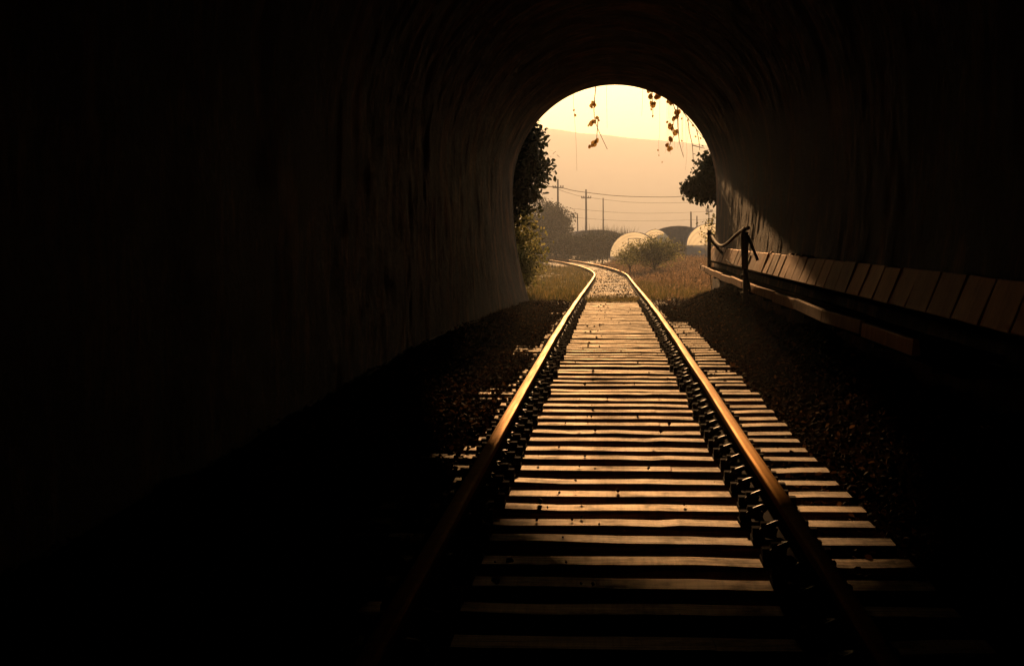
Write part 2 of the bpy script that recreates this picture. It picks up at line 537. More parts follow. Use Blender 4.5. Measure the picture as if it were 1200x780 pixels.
def ground_z(x, y):
    x = np.asarray(x, float); y = np.asarray(y, float)
    d = x - track_x(y)
    ad = np.abs(d)
    # in the tunnel
    inner = -0.105 + 0.012 * vnoise(x * 5, y * 5, 1)
    left = 0.004 + 0.022 * vnoise(x * 2.2, y * 1.6, 2) - 0.05 * np.clip((12.0 - y) / 4, 0, 1) * 0 + 0.05 * np.clip(ad - 1.4, 0, 1)
    right = -0.045 + 0.016 * vnoise(x * 2.2, y * 1.6, 3) + 0.05 * np.clip(ad - 1.35, 0, 1.0)
    right = right + 0.05 * np.clip((y - 26) / 5, 0, 1) + 0.62 * np.clip(ad - 1.5, 0, 0.85) * np.interp(y, [33, 40], [1, 0.45]) + 0.05 * fbm(x * 2, y * 1.5, 31) * np.clip((ad - 1.4) * 2, 0, 1)
    outer = np.where(d < 0, left, right)
    t = np.clip((ad - 0.86) / 0.12, 0, 1)
    zin = inner * (1 - t) + outer * t
    # outside: soil over the sleepers, falling to the fields
    mid = -0.016 + 0.02 * vnoise(x * 3, y * 1.2, 5) + 0.02 * np.exp(-((y - 43.5) / 3.0) ** 2)
    fld = np.clip((ad - 2.2) / 4, 0, 1)
    gd = grade(y)
    sh = -0.02 + gd * (1 - fld) - 0.42 * fld + 0.06 * fbm(x * 0.5, y * 0.4, 6) * np.clip((ad - 1) / 2, 0, 1)
    t2 = np.clip((ad - 0.9) / 0.5, 0, 1)
    zout = (mid + gd) * (1 - t2) + sh * t2
    zin = zin + gd
    w = np.clip((y - 38.6) / 1.6, 0, 1)
    return zin * (1 - w) + zout * w

def prof(y):
    """half-width law of the tunnel at chainage y: base narrows towards the portal"""
    t = np.clip((PORTAL - y) / 17.0, 0, 1)
    return 2.06 + 0.40 * t, 2.41 + 0.04 * t      # at the floor, at the springing
TUN_X, SPR = 0.09, 2.5
def right_half(y, h):
    ws = float(prof(y)[1]) - 0.10 * float(np.interp(y, [24, PORTAL], [1, 0]))
    return ws - float(np.interp(y, [33, 39], [0.33, 0.10])) * (max(0, SPR - 0.2 - h) / (SPR - 0.2)) ** 2
def lining_pts(y, extra=0.0, nseg=64):
    """section points left base -> crown -> right base"""
    wb, ws = prof(y)
    pts = []
    hs = np.linspace(-0.35, SPR, 41)[:-1]
    half = lambda h: ws - (ws - wb) * (max(0, SPR - 0.2 - h) / (SPR - 0.2)) ** 2 + extra
    for h in hs: pts.append((TUN_X - half(h), h))
    rs = right_half(y, SPR)
    for k in range(nseg + 1):
        a = math.pi - math.pi * k / nseg
        wk = ws if a > math.pi / 2 else rs
        pts.append((TUN_X + (wk + extra) * math.cos(a), SPR + (ws + extra) * 1.02 * math.sin(a)))
    for h in hs[::-1]: pts.append((TUN_X + right_half(y, h) + extra, h))
    return pts

# ------------------------------------------------------------------ setting: ground, hill
def axis(spec):
    out = []
    for a, b_, st in spec:
        out += list(np.arange(a, b_, st))
    return np.array(sorted(set(np.round(out, 4))))
gx = axis([(-1500, -60, 60), (-60, -10, 5), (-10, -3, 0.5), (-3, 3, 0.07), (3, 10, 0.5), (10, 60, 5), (60, 1501, 60)])
gy = axis([(-150, -2, 12), (-2, 3, 0.5), (3, 50, 0.09), (50, 100, 0.5), (100, 200, 4), (200, 3301, 100)])
X, Y = np.meshgrid(gx, gy)
Zg = ground_z(X, Y)
nx, ny = len(gx), len(gy)
idx = np.arange(nx * ny).reshape(ny, nx)
quads = np.stack([idx[:-1, :-1], idx[:-1, 1:], idx[1:, 1:], idx[1:, :-1]], -1).reshape(-1, 4)
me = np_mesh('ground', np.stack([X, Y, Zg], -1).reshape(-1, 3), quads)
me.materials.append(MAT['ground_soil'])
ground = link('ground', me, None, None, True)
tag(ground, 'brown earth and trackbed running through the tunnel to the fields', 'ground', kind='structure')

# far wooded ridge
HILL = 2400.0
hx = np.arange(-1400, 1401, 14.0); hy = np.arange(HILL - 600, HILL + 801, 40.0)
X, Y = np.meshgrid(hx, hy)
def ridge(px):   # ridge line height read off the photograph's skyline
    return np.interp(px, [200, 560, 640, 700, 775, 830, 900, 1300], [165, 152, 153, 159.5, 167.5, 172, 178, 200])
px_ = VPX + X / HILL * F_PX
zr = CAM_Z + (VPY - ridge(px_)) / F_PX * HILL
prof_y = np.where(Y < HILL, np.clip((Y - HILL + 600) / 600, 0, 1) ** 1.1, np.clip((HILL + 800 - Y) / 800, 0, 1))
Zh = -0.9 + (zr + 0.9) * (np.sin(prof_y * np.pi / 2)) + (3.0 * fbm(X * 0.014, Y * 0.01, 9, 3) + 6 * fbm(X * 0.004, Y * 0.003, 10, 2) * (1 - prof_y)) * prof_y
edge = np.clip((1400 - np.abs(X)) / 300, 0, 1)
Zh = -0.9 + (Zh + 0.9) * edge
nx, ny = len(hx), len(hy)
idx = np.arange(nx * ny).reshape(ny, nx)
quads = np.stack([idx[:-1, :-1], idx[:-1, 1:], idx[1:, 1:], idx[1:, :-1]], -1).reshape(-1, 4)
me = np_mesh('hill', np.stack([X, Y, Zh], -1).reshape(-1, 3), quads)
me.materials.append(MAT['hill_forest'])
tag(link('hill', me, None, None, True), 'long wooded ridge fading into the golden haze', 'hill', kind='structure')

# hillside the tunnel is cut through
hx = np.concatenate([np.arange(-60, -12, 4.0), np.arange(-12, 12.1, 1.5), np.arange(16, 61, 4.0)])
hy = np.concatenate([np.arange(-100, 30, 6.0), np.arange(30, PORTAL + 0.01, 1.0)])
X, Y = np.meshgrid(hx, hy)
top = 6.7 + np.clip((PORTAL - Y) * 0.35, 0, 11) + 0.5 * vnoise(X * 0.2, Y * 0.2, 12)
side = np.clip((60 - np.abs(X)) / 46, 0, 1)
Zs = -0.8 + (top + 0.8) * np.sin(side * np.pi / 2)
Zs = np.where(Y < -96, -0.8, Zs)
nx, ny = len(hx), len(hy)
idx = np.arange(nx * ny).reshape(ny, nx)
quads = np.stack([idx[:-1, :-1], idx[:-1, 1:], idx[1:, 1:], idx[1:, :-1]], -1).reshape(-1, 4)
me = np_mesh('hillside', np.stack([X, Y, Zs], -1).reshape(-1, 3), quads)
me.materials.append(MAT['hill_forest'])
tag(link('hillside', me, None, None, True), 'earth hillside over the tunnel', 'hill', kind='structure')

# ------------------------------------------------------------------ tunnel
tunnel = empty('railway_tunnel', (TUN_X, PORTAL, 0), 'old soot-dark concrete railway tunnel framing the bright arched opening', 'tunnel')
ys = np.concatenate([np.arange(-60, 0, 3.0), np.arange(0, 14, 0.5), np.arange(14, 20, 0.12), np.arange(20, PORTAL - 0.03, 0.06), [PORTAL - 0.02]])
sec0 = np.array([lining_pts(y) for y in ys])        # (ny, np, 2)
npn = sec0.shape[1]
YY = np.repeat(ys[:, None], npn, 1)
# uneven face: lift bands, streak relief, spalls
cx_, cz_ = sec0[:, :, 0], sec0[:, :, 1]
s_arc = np.concatenate([[0], np.cumsum(np.hypot(np.diff(cx_[0]), np.diff(cz_[0])))])[None, :].repeat(len(ys), 0)
rel = 0.035 * fbm(YY * 0.7, s_arc * 0.55, 21, 5) + 0.018 * fbm(YY * 2.6, s_arc * 1.4, 22, 3) + 0.02 * fbm(YY * 5.0, s_arc * 2.2, 25, 2)
rel = rel + 0.05 * np.clip(fbm(YY * 0.9, s_arc * 0.8, 24, 4) - 0.45, 0, 0.5)
rel = rel + 0.012 * (np.abs(YY - 33.4) < 0.07)       # pour joint
nxn = np.gradient(cx_, axis=1); nzn = np.gradient(cz_, axis=1)
ln = np.hypot(nxn, nzn); onx, onz = -nzn / ln, nxn / ln                     # outward normals
fade = np.clip((PORTAL - YY) / 1.0, 0, 1) * np.where((cx_ > TUN_X) & (cz_ < 3.2) & (YY > 18), 0.22, 0.55)
px2 = cx_ + onx * rel * fade; pz2 = cz_ + onz * rel * fade
verts = np.stack([px2, YY, pz2], -1) - np.array([TUN_X, PORTAL, 0])
idx = np.arange(len(ys) * npn).reshape(len(ys), npn)
quads = np.stack([idx[:-1, :-1], idx[:-1, 1:], idx[1:, 1:], idx[1:, :-1]], -1).reshape(-1, 4)
me = np_mesh('lining', verts.reshape(-1, 3), quads)
me.materials.append(MAT['tunnel_concrete'])
lining = link('lining', me, None, tunnel, True)
# thick outer shell and an added unseen end cap that keeps light out
mb = MB((TUN_X, PORTAL, 0))
outer = lining_pts(0, 0.5)
for a, b_ in ((-60.3, PORTAL - 0.01),):
    k = len(outer)
    mb.add([(x, a, z) for x, z in outer] + [(x, b_, z) for x, z in outer], [(i, i + 1, k + i + 1, k + i) for i in range(k - 1)])
    mb.add([(x, a, z) for x, z in outer], [tuple(range(k))])
mb.build('vault_shell', 'tunnel_concrete', tunnel)
# portal face with the arched opening
mb = MB((TUN_X, PORTAL, 0))
inn = lining_pts(PORTAL, 0.0)
y0, y1 = PORTAL - 0.015, PORTAL + 0.45
def outer_pt(x, z):
    dx, dz = x - TUN_X, z - 1.5
    t = min(9.0 / max(abs(dx), 1e-6), (5.6 if dz > 0 else 1.85) / max(abs(dz), 1e-6))
    return TUN_X + dx * t, 1.5 + dz * t
out = [outer_pt(x, z) for x, z in inn]
k = len(inn)
for yy in (y0, y1):
    fs = [(i, i + 1, k + i + 1, k + i) for i in range(k - 1)]
    if yy == y1: fs = [tuple(reversed(f)) for f in fs]
    mb.add([(x, yy, z) for x, z in inn] + [(x, yy, z) for x, z in out], fs)
mb.add([(x, y0, z) for x, z in inn] + [(x, y1, z) for x, z in inn], [(i, i + 1, k + i + 1, k + i) for i in range(k - 1)])
mb.add([(x, y0, z) for x, z in out] + [(x, y1, z) for x, z in out], [(i, i + 1, k + i + 1, k + i) for i in range(k - 1)])
mb.build('portal_wall', 'tunnel_concrete', tunnel)

# ------------------------------------------------------------------ railway track
trk = empty('railway_track', (TX, 0, 0), 'single railway track on timber sleepers curving left beyond the tunnel', 'railway track')
RAIL_TOP, HALF = 0.18, 0.7525
sec = [(-0.0625, 0.0), (0.0625, 0.0), (0.0625, 0.012), (0.012, 0.03), (0.008, 0.05), (0.008, 0.105), (0.034, 0.118),
       (0.035, 0.149), (0.031, 0.1545), (0.016, 0.1565), (-0.016, 0.1565), (-0.031, 0.1545), (-0.035, 0.149), (-0.034, 0.118),
       (-0.008, 0.105), (-0.008, 0.05), (-0.012, 0.03), (-0.0625, 0.012)]
zb = RAIL_TOP - 0.1565
chain = list(np.arange(-4, 20, 2.0)) + list(np.arange(20, 190, 1.0))
for side_ in (-1, 1):
    vs_, fs = [], []
    m_ = len(sec)
    for i, s in enumerate(chain):
        x, y, a = track(s)
        jit = 0.003 * math.sin(s * 0.9 + side_) + 0.002 * math.sin(s * 2.3)
        for u, w_ in sec:
            d = side_ * HALF + u + jit
            vs_.append((x + d * math.cos(a) - TX, y + d * math.sin(a), zb + w_ + float(grade(s))))
        if i:
            p, q = (i - 1) * m_, i * m_
            fs += [(p + j, p + (j + 1) % m_, q + (j + 1) % m_, q + j) for j in range(m_)]
    fs = [tuple(reversed(f)) for f in fs]
    me = bpy.data.meshes.new('rail'); me.from_pydata(vs_, [], fs); me.update()
    link('rail', me, 'rail_steel', trk)
    me.materials.append(MAT['rail_rust'])
    me.polygons.foreach_set('material_index', [0 if 6 <= (p_ % m_) <= 12 else 1 for p_ in range(len(fs))])

# sleepers: a few worn variants shared by all
SL, SW, SH = 2.5, 0.222, 0.16
def sleeper_mesh(seed):
    r_ = np.random.default_rng(seed)
    xs = np.sort(np.concatenate([np.linspace(-SL / 2, SL / 2, 9), r_.uniform(-1.1, 1.1, 3)]))
    vs_, fs = [], []
    for i, x in enumerate(xs):
        ja, jb = r_.normal(0, 0.0035, 2)
        jz = r_.normal(0, 0.0025)
        c = 0.012 + abs(r_.normal(0, 0.006)); c2 = 0.012 + abs(r_.normal(0, 0.006))
        w0, w1 = -SW / 2 + ja, SW / 2 + jb
        vs_ += [(x, w0, -SH), (x, w0, -c), (x, w0 + c, jz), (x, (w0 + w1) / 2, jz + r_.normal(0, 0.0015)), (x, w1 - c2, jz), (x, w1, -c2), (x, w1, -SH)]
    m_ = 7
    for i in range(len(xs) - 1):
        fs += [(i * m_ + j, i * m_ + j + 1, (i + 1) * m_ + j + 1, (i + 1) * m_ + j) for j in range(m_ - 1)]
    fs.append(tuple(range(m_ - 1, -1, -1))); fs.append(tuple(range((len(xs) - 1) * m_, len(xs) * m_)))
    fs = [tuple(reversed(f)) for f in fs]
    me = bpy.data.meshes.new('sleeper'); me.from_pydata(vs_, [], fs); me.update()
    me.materials.append(MAT['sleeper_wood'])
    return me
SLM = [sleeper_mesh(100 + k) for k in range(7)]
# curled spring clip with its shoulder
mb = MB()
clip_path = smooth_path([(0.078, -0.075, 0.030), (0.078, 0.010, 0.032), (0.074, 0.060, 0.046), (0.048, 0.088, 0.070), (0.008, 0.078, 0.084),
                         (-0.010, 0.036, 0.084), (0.000, -0.010, 0.074), (0.028, -0.045, 0.060), (0.008, -0.070, 0.044), (-0.016, -0.050, 0.028)], 2)
mb.tube(clip_path, 0.0165, 6)
CLIP = mb.mesh('rail_clip'); CLIP.materials.append(MAT['steel_clip'])
CLIP.polygons.foreach_set('use_smooth', [True] * len(CLIP.polygons))
mb = MB()
mb.box((0.074, 0, 0.026), (0.055, 0.07, 0.052))
mb.box((0.040, 0.03, 0.050), (0.05, 0.055, 0.06))
SHOULDER = mb.mesh('shoulder'); SHOULDER.materials.append(MAT['rail_rust'])
mb = MB(); mb.box((0, 0, 0.010), (0.30, 0.16, 0.022))
PLATE = mb.mesh('base_plate'); PLATE.materials.append(MAT['rail_rust'])
S0, SP = 7.35, 0.493
k_lo = math.floor((2.0 - S0) / SP); k_hi = math.ceil((136 - S0) / SP)
for k in range(k_lo, k_hi):
    s = S0 + k * SP + rng.normal(0, 0.012)
    x, y, a = track(s)
    o = link('sleeper', SLM[(k * 3 + rng.integers(0, 2)) % 7], None, trk)
    flip = math.pi if rng.random() < 0.5 else 0
    o.location = (x - TX + rng.normal(0, 0.012), y, rng.normal(-0.004, 0.004) + float(grade(s)))
    o.rotation_euler = (rng.normal(0, 0.008), rng.normal(0, 0.002), a + rng.normal(0, 0.006))
    if s > 41:
        o.location.z -= 0.012
        continue
    for sd in (-1, 1):
        link('base_plate', PLATE, None, o).location = (sd * HALF, 0, 0)
        for io in (-1, 1):
            c = link('rail_clip', CLIP, None, o); c.scale = (0.85, 0.85, 0.9)
            c.location = (sd * HALF + io * 0.046, 0, 0.012); c.rotation_euler = (0, 0, 0 if io > 0 else math.pi)
            c = link('shoulder', SHOULDER, None, o)
            c.location = (sd * HALF + io * 0.046, 0, 0.012); c.rotation_euler = (0, 0, 0 if io > 0 else math.pi)

# ------------------------------------------------------------------ cable trough along the right wall
wallx = lambda y, h: TUN_X + right_half(y, h)
trough = empty('cable_trough', (1.95, 10.6, 0), 'brown concrete cable trough on brackets along the right tunnel wall', 'cable trough')
def front_x(y):
    return 1.90 + 0.14 * max(0, (y - 30) / 8.0)
y = 10.6
while y < 38.6:
    ln_ = min(2.32, 39.0 - y)
    xa, xb = front_x(y), front_x(y + ln_)
    hz = 0.705 + rng.normal(0, 0.006)
    ang = math.atan2(xb - xa, ln_) + rng.normal(0, 0.004)
    # beam: top a little narrower than its foot, front face laid back
    mb = MB()
    L2 = (ln_ - 0.09) / 2
    s_ = [(-0.035, -0.055), (-0.024, 0.038), (-0.018, 0.045), (0.012, 0.045), (0.02, -0.055)]
    mb.add([(u, -L2, w_) for u, w_ in s_] + [(u, L2, w_) for u, w_ in s_],
           [(4, 3, 2, 1, 0), (5, 6, 7, 8, 9)] + [(i, (i + 1) % 5, 5 + (i + 1) % 5, 5 + i) for i in range(5)])
    o = mb.build('front_beam', 'kerb_concrete', trough)
    o.location = ((xa + xb) / 2 - 1.95, y + ln_ / 2 - 10.6, hz)
    o.rotation_euler = (rng.normal(0, 0.004), rng.normal(0, 0.03), -ang)
    # bracket under the joint
    mb = MB(); w_ = wallx(y, 0.5) + 0.06
    xc = (front_x(y) + w_) / 2 + 0.08
    mb.box((xc - 1.95, 0, 0.585), (w_ - front_x(y), 0.07, 0.06))
    o = mb.build('bracket', 'post_black', trough)
    o.location = (0, y + 0.05 - 10.6, 0)
    y += ln_
# floor of the trough and ledge carrying the slabs, blackened to imitate shade
mb = MB((1.95, 10.6, 0))
for ya, yb in zip(np.arange(9.5, 39, 1.5), np.arange(11, 40.6, 1.5)):
    yb = min(yb, 39.2)
    mb.add([(front_x(ya) + 0.03, ya, 0.64), (wallx(ya, 0.6) + 0.06, ya, 0.64), (wallx(yb, 0.6) + 0.06, yb, 0.64), (front_x(yb) + 0.03, yb, 0.64),
            (front_x(ya) + 0.03, ya, 0.615), (wallx(ya, 0.6) + 0.06, ya, 0.615), (wallx(yb, 0.6) + 0.06, yb, 0.615), (front_x(yb) + 0.03, yb, 0.615)],
           [(0, 1, 2, 3), (7, 6, 5, 4), (0, 3, 7, 4)])
mb.build('trough_floor', 'cable_shade_black', trough)
LEDX = 2.17
mb = MB((1.95, 10.6, 0))
ya, yb = 6.0, 39.4
mb.box(((LEDX + 0.06 + 2.62) / 2, (ya + yb) / 2, 0.835), (2.56 - LEDX, yb - ya, 0.05))
mb.build('ledge', 'cable_shade_black', trough)
# cover slabs standing in a row on the ledge, leaning back
y = 6.3
while y < 39.2:
    wd = rng.uniform(0.74, 0.82)
    if y + wd > 39.3: break
    hgt = rng.uniform(0.298, 0.308)
    th = 0.06
    mb = MB()
    e = 0.008
    mb.add([(-th / 2, -wd / 2, 0), (th / 2, -wd / 2, 0), (th / 2, wd / 2, 0), (-th / 2, wd / 2, 0),
            (-th / 2 + e, -wd / 2 + e, hgt), (th / 2, -wd / 2 + e, hgt), (th / 2, wd / 2 - e, hgt), (-th / 2 + e, wd / 2 - e, hgt),
            (-th / 2, -wd / 2, hgt - e), (-th / 2, wd / 2, hgt - e)],
           [(3, 2, 1, 0), (4, 5, 6, 7), (0, 8, 9, 3), (8, 4, 7, 9), (1, 2, 6, 5), (0, 1, 5, 4, 8), (3, 9, 7, 6, 2)])
    o = mb.build('cover_slab', 'slab_concrete', trough)
    o.location = (LEDX + 0.05 - 1.95, y + wd / 2 - 10.6, 0.856)
    o.rotation_euler = (rng.normal(0, 0.004), R(rng.uniform(19.5, 23.0)), rng.normal(R(-0.35), R(0.35)))
    y += wd + rng.uniform(0.025, 0.045)
# black cables added in the trough to darken its recess
for k, (xo, r_) in enumerate(((2.02, 0.03), (2.10, 0.025), (2.17, 0.035), (2.26, 0.03))):
    mb = MB((xo, 10, 0.65))
    pts = [(xo + 0.02 * math.sin(yy * 0.8 + k * 2) + 0.10 * max(0, (yy - 30) / 8), yy, 0.64 + r_ + 0.01 * math.sin(yy * 0.5 + k) ** 2) for yy in np.arange(10, 38.8, 0.6)]
    mb.tube(pts, r_, 6)
    tag(mb.build('added_cable', 'cable_shade_black', None, True), ['added black cable next to the front beams in the trough', 'thinnest added cable, second from the front beams in the trough', 'thickest added cable, third from the front beams in the trough', 'added cable deepest under the slab ledge in the trough'][k], 'cable', 'added cables in the trough')

# upright post with bent pipe on the trough's front beam
py_ = 23.2
px0 = front_x(py_) - 0.075
base = Vector((px0, py_, 0.52))
post = empty('cable_post', base, 'black upright post with bent pipe fixed to the cable trough front', 'post')
mb = MB(base)
mb.box((px0, py_, 0.98), (0.065, 0.08, 0.94))
mb.box((px0 + 0.05, py_ + 0.0, 0.70), (0.16, 0.12, 0.05))
mb.build('upright', 'post_black', post)
mb = MB(base)
mb.tube(smooth_path([(px0 + 0.02, py_ + 0.9, 1.46), (px0 + 0.0, py_ + 0.35, 1.49), (px0 - 0.02, py_ - 0.02, 1.48), (px0 - 0.05, py_ - 0.10, 1.40), (px0 - 0.045, py_ - 0.12, 1.2), (px0 - 0.03, py_ - 0.10, 0.95)]), 0.027, 8)
mb.build('bent_pipe', 'hose', post, True)
mb = MB(base)
mb.tube([(px0 + 0.02, py_ - 0.02, 1.40), (px0 + 0.06, py_ - 0.3, 1.26), (px0 + 0.12, py_ - 0.45, 1.08)], 0.022, 6)
mb.tube([(px0, py_ - 0.05, 0.95), (px0 + 0.02, py_ - 0.5, 0.68)], 0.02, 6)
mb.build('strut', 'post_black', post)
mb = MB(base)
for zz in (0.62, 0.86, 1.3):
    mb.box((px0 - 0.02, py_ - 0.07, zz), (0.1, 0.05, 0.035))
mb.build('clamp', 'steel_clip', post)

def px_path(lst):
    return [at(a, b_, c) for a, b_, c in lst]
# sagging hose between the post and the portal end
fp = at(831, 300, 35.0)
mb = MB((fp.x, 35.0, 0.62))
mb.box((fp.x, 35.0, 1.06), (0.07, 0.09, 0.9))
mb.box((fp.x + 0.02, 34.9, 1.42), (0.16, 0.3, 0.05), Euler((0, R(18), 0)).to_matrix())
mb.tube([(fp.x, 35.0, 1.35), (fp.x + 0.3, 34.2, 0.95)], 0.03, 6)
tag(mb.build('end_post', 'post_black'), 'short dark post at the portal end of the cable trough', 'post')
pts = px_path([(877, 267, 23.9), (869, 270.5, 25.2), (861, 277, 26.7), (853, 284.5, 28.4), (846, 288, 30.0), (840, 285, 31.8), (834, 276, 34.6)])
mb = MB(pts[0]); mb.tube(smooth_path(pts), 0.027, 8)
tag(mb.build('sagging_hose', 'hose', None, True), 'thick hose sagging between the upright post and portal end post', 'hose')
pts = px_path([(836, 281, 33.6), (842, 290, 31.6), (846, 296, 30.6)])
mb = MB(pts[0]); mb.tube(smooth_path(pts), 0.016, 6)
tag(mb.build('thin_cable', 'hose', None, True), 'thin cable dropping from the sagging hose to the slabs', 'cable')
pts = px_path([(851, 304, 28.9), (858, 310, 27.6), (867, 312.5, 26.0), (876, 310, 24.0), (880, 300, 23.3)])
mb = MB(pts[0]); mb.tube(smooth_path(pts), 0.013, 6)
tag(mb.build('rope', 'hose', None, True), 'pale rope looped across the front of the cover slabs', 'rope')
# conduit lying along the foot of the left wall
pts = []
for a, b_ in ((560, 372), (530, 384), (500, 399), (470, 413), (445, 433), (422, 445), (402, 448), (385, 446)):
    yy = (CAM_Z - 0.05) * F_PX / (b_ - VPY)
    p = at(a, b_, yy); p.z = float(ground_z(p.x, p.y)) + 0.02
    pts.append(p)
mb = MB(pts[3]); mb.tube(smooth_path(pts), 0.017, 6)
tag(mb.build('conduit', 'hose', None, True), 'thin pale conduit lying along the foot of the left wall', 'conduit')

# broken chips lying along the top of the slabs
chip_v = [(-0.5, -0.5, -0.5), (0.55, -0.42, -0.5), (0.4, 0.5, -0.5), (-0.45, 0.4, -0.5), (-0.35, -0.45, 0.35), (0.4, -0.3, 0.5), (0.3, 0.4, 0.3), (-0.4, 0.3, 0.5)]
me_chip = bpy.data.meshes.new('concrete_chip')
me_chip.from_pydata(chip_v, [], [(3, 2, 1, 0), (4, 5, 6, 7), (0, 1, 5, 4), (1, 2, 6, 5), (2, 3, 7, 6), (3, 0, 4, 7)]); me_chip.update()
for yy, l_ in ((19.9, 0.12), (20.8, 0.3), (21.6, 0.22), (22.3, 0.4), (24.9, 0.25)):
    o = link('concrete_chip', me_chip, 'slab_concrete')
    o.location = (2.345, yy, 1.150); o.scale = (0.075, l_, 0.035); o.rotation_euler = (random.uniform(-0.06, 0.06), R(20), random.uniform(-0.2, 0.2))
    tag(o, {0.12: 'smallest broken concrete chip on top of the cover slabs', 0.3: 'broken concrete chip next to the smallest chip on the slabs', 0.22: 'short broken chip between two longer chips on the slabs', 0.4: 'longest broken concrete chip on top of the cover slabs', 0.25: 'lone broken chip on the slabs beside the upright post'}[l_], 'debris', 'chips on the slabs')

# ------------------------------------------------------------------ loose ballast and dry leaves
STONE_V = np.array([(0.5, 0.05, 0), (-0.45, 0.1, 0.05), (0.05, 0.45, -0.05), (-0.05, -0.5, 0.05), (0.05, 0, 0.38), (0, 0.05, -0.36), (0.3, 0.3, 0.2), (-0.3, -0.25, 0.22)])
STONE_F = np.array([(0, 6, 4), (6, 2, 4), (2, 1, 4), (1, 7, 4), (7, 3, 4), (3, 0, 4), (0, 2, 6), (1, 3, 7), (2, 0, 5), (1, 2, 5), (3, 1, 5), (0, 3, 5)])
def floor_pts(n_, xa, xb, ya, yb, keep=None):
    x = rng.uniform(xa, xb, n_); yv = ya + (yb - ya) * rng.random(n_) ** 1.15
    if keep is not None:
        k_ = keep(x, yv); x, yv = x[k_], yv[k_]
    return x, yv
def not_track(x, y):
    ad = x - track_x(y)
    on_sl = (np.abs(((y - S0 + SP / 2) % SP) - SP / 2) < 0.13) & (ad < 1.27) & (ad > 0)
    return (np.abs(ad) > 0.84) & ~(on_sl & (rng.random(len(x)) > 0.05))
x, yv = floor_pts(30000, -2.5, 2.4, 4.5, 44, not_track)
sz = rng.lognormal(math.log(0.032), 0.35, len(x))
pos = np.stack([x, yv, ground_z(x, yv) + sz * 0.12], -1)
o = link('ballast', scatter('ballast', pos, sz, rand_rot(len(x), 1.2), STONE_V, STONE_F), 'stone')
tag(o, 'dark loose ballast stones beside the rails', 'ballast', kind='stuff')
# stones between the rails, low in the gaps
x, yv = floor_pts(9000, TX - 0.84, TX + 0.84, 4.0, 40)
sz = rng.lognormal(math.log(0.04), 0.3, len(x))
gapm = np.abs(((yv - S0 + SP / 2) % SP) - SP / 2) > 0.13
x, yv, sz = x[gapm], yv[gapm], sz[gapm]
pos = np.stack([x, yv, ground_z(x, yv) + sz * 0.2], -1)
o = link('ballast', scatter('ballast', pos, sz, rand_rot(len(x), 1.2), STONE_V, STONE_F), 'stone')
tag(o, 'dark stones lying low between the sleepers', 'ballast', kind='stuff')
# dry leaves on the floor
x, yv = floor_pts(26000, -2.4, 2.3, 5, 45, not_track)
sz = rng.uniform(0.02, 0.055, len(x))
pos = np.stack([x, yv, ground_z(x, yv) + 0.022 + rng.uniform(0, 0.02, len(x))], -1)
o = link('dry_leaves', scatter('dry_leaves', pos, sz, rand_rot(len(x), 0.45)), 'leaf_litter')
tag(o, 'dry brown leaves scattered over the tunnel floor', 'leaf litter', kind='stuff')
# stones and litter on the track outside
yv = 40.5 + 70 * rng.random(1800) ** 1.3; x = track_x(yv) + rng.uniform(-0.68, 0.68, 1800)
sz = rng.lognormal(math.log(0.034), 0.4, len(x))
pos = np.stack([x, yv, ground_z(x, yv) + sz * 0.15], -1)
o = link('ballast', scatter('ballast', pos, sz, rand_rot(len(x), 1.2), STONE_V, STONE_F), 'stone_dry')
tag(o, 'dusty stones between the rails outside the tunnel', 'ballast', kind='stuff')
# crumbs and leaf bits lying on the sleepers, with a broken dark line left of centre
n_ = 360
yv = rng.uniform(6, 39, n_); x = TX + np.where(rng.random(n_) < 0.45, rng.normal(-0.23, 0.04, n_), rng.uniform(-0.62, 0.62, n_))
onm = np.abs(((yv - S0 + SP / 2) % SP) - SP / 2) < 0.11
x, yv = x[onm], yv[onm]
sz = np.minimum(rng.lognormal(math.log(0.02), 0.45, len(x)), 0.042)
pos = np.stack([x, yv, sz * 0.25 + grade(yv)], -1)
o = link('grit', scatter('grit', pos, sz, rand_rot(len(x), 1.2), STONE_V, STONE_F), 'stone')
tag(o, 'dark grit and crumbs lying on the sleepers', 'grit', kind='stuff')

# ------------------------------------------------------------------ vegetation
def crown_mesh(name, center, radii, n_clump, per, leaf, clump_r, hollow=0.3, seed=0, droop=0.0):
    global rng
    keep = rng; rng = np.random.default_rng(seed)
    d = rng.normal(0, 1, (n_clump, 3)); d /= np.linalg.norm(d, axis=1)[:, None]
    r_ = (hollow + (1 - hollow) * rng.random(n_clump) ** 0.6)
    bumpy = 1 + 0.20 * vnoise(d[:, 0] * 3, d[:, 2] * 3 + d[:, 1] * 2, seed + 3)
    cen = d * (r_ * bumpy)[:, None] * np.array(radii)
    cr = clump_r * rng.uniform(0.6, 1.3, n_clump)
    pos = (cen[:, None, :] + rng.normal(0, 0.5, (n_clump, per, 3)) * cr[:, None, None]).reshape(-1, 3) + np.array(center)
    n_ = len(pos)
    rots = rand_rot(n_, 0.8)
    if droop:
        rots = rand_rot(n_, 0.5)
        ang = -np.pi / 2 * droop
        Rx = np.array([[1, 0, 0], [0, math.cos(ang), -math.sin(ang)], [0, math.sin(ang), math.cos(ang)]])
        rots = rots @ Rx
    me = scatter(name, pos, leaf * rng.uniform(0.65, 1.25, n_), rots)
    rng = keep
    return me, cen + np.array(center)

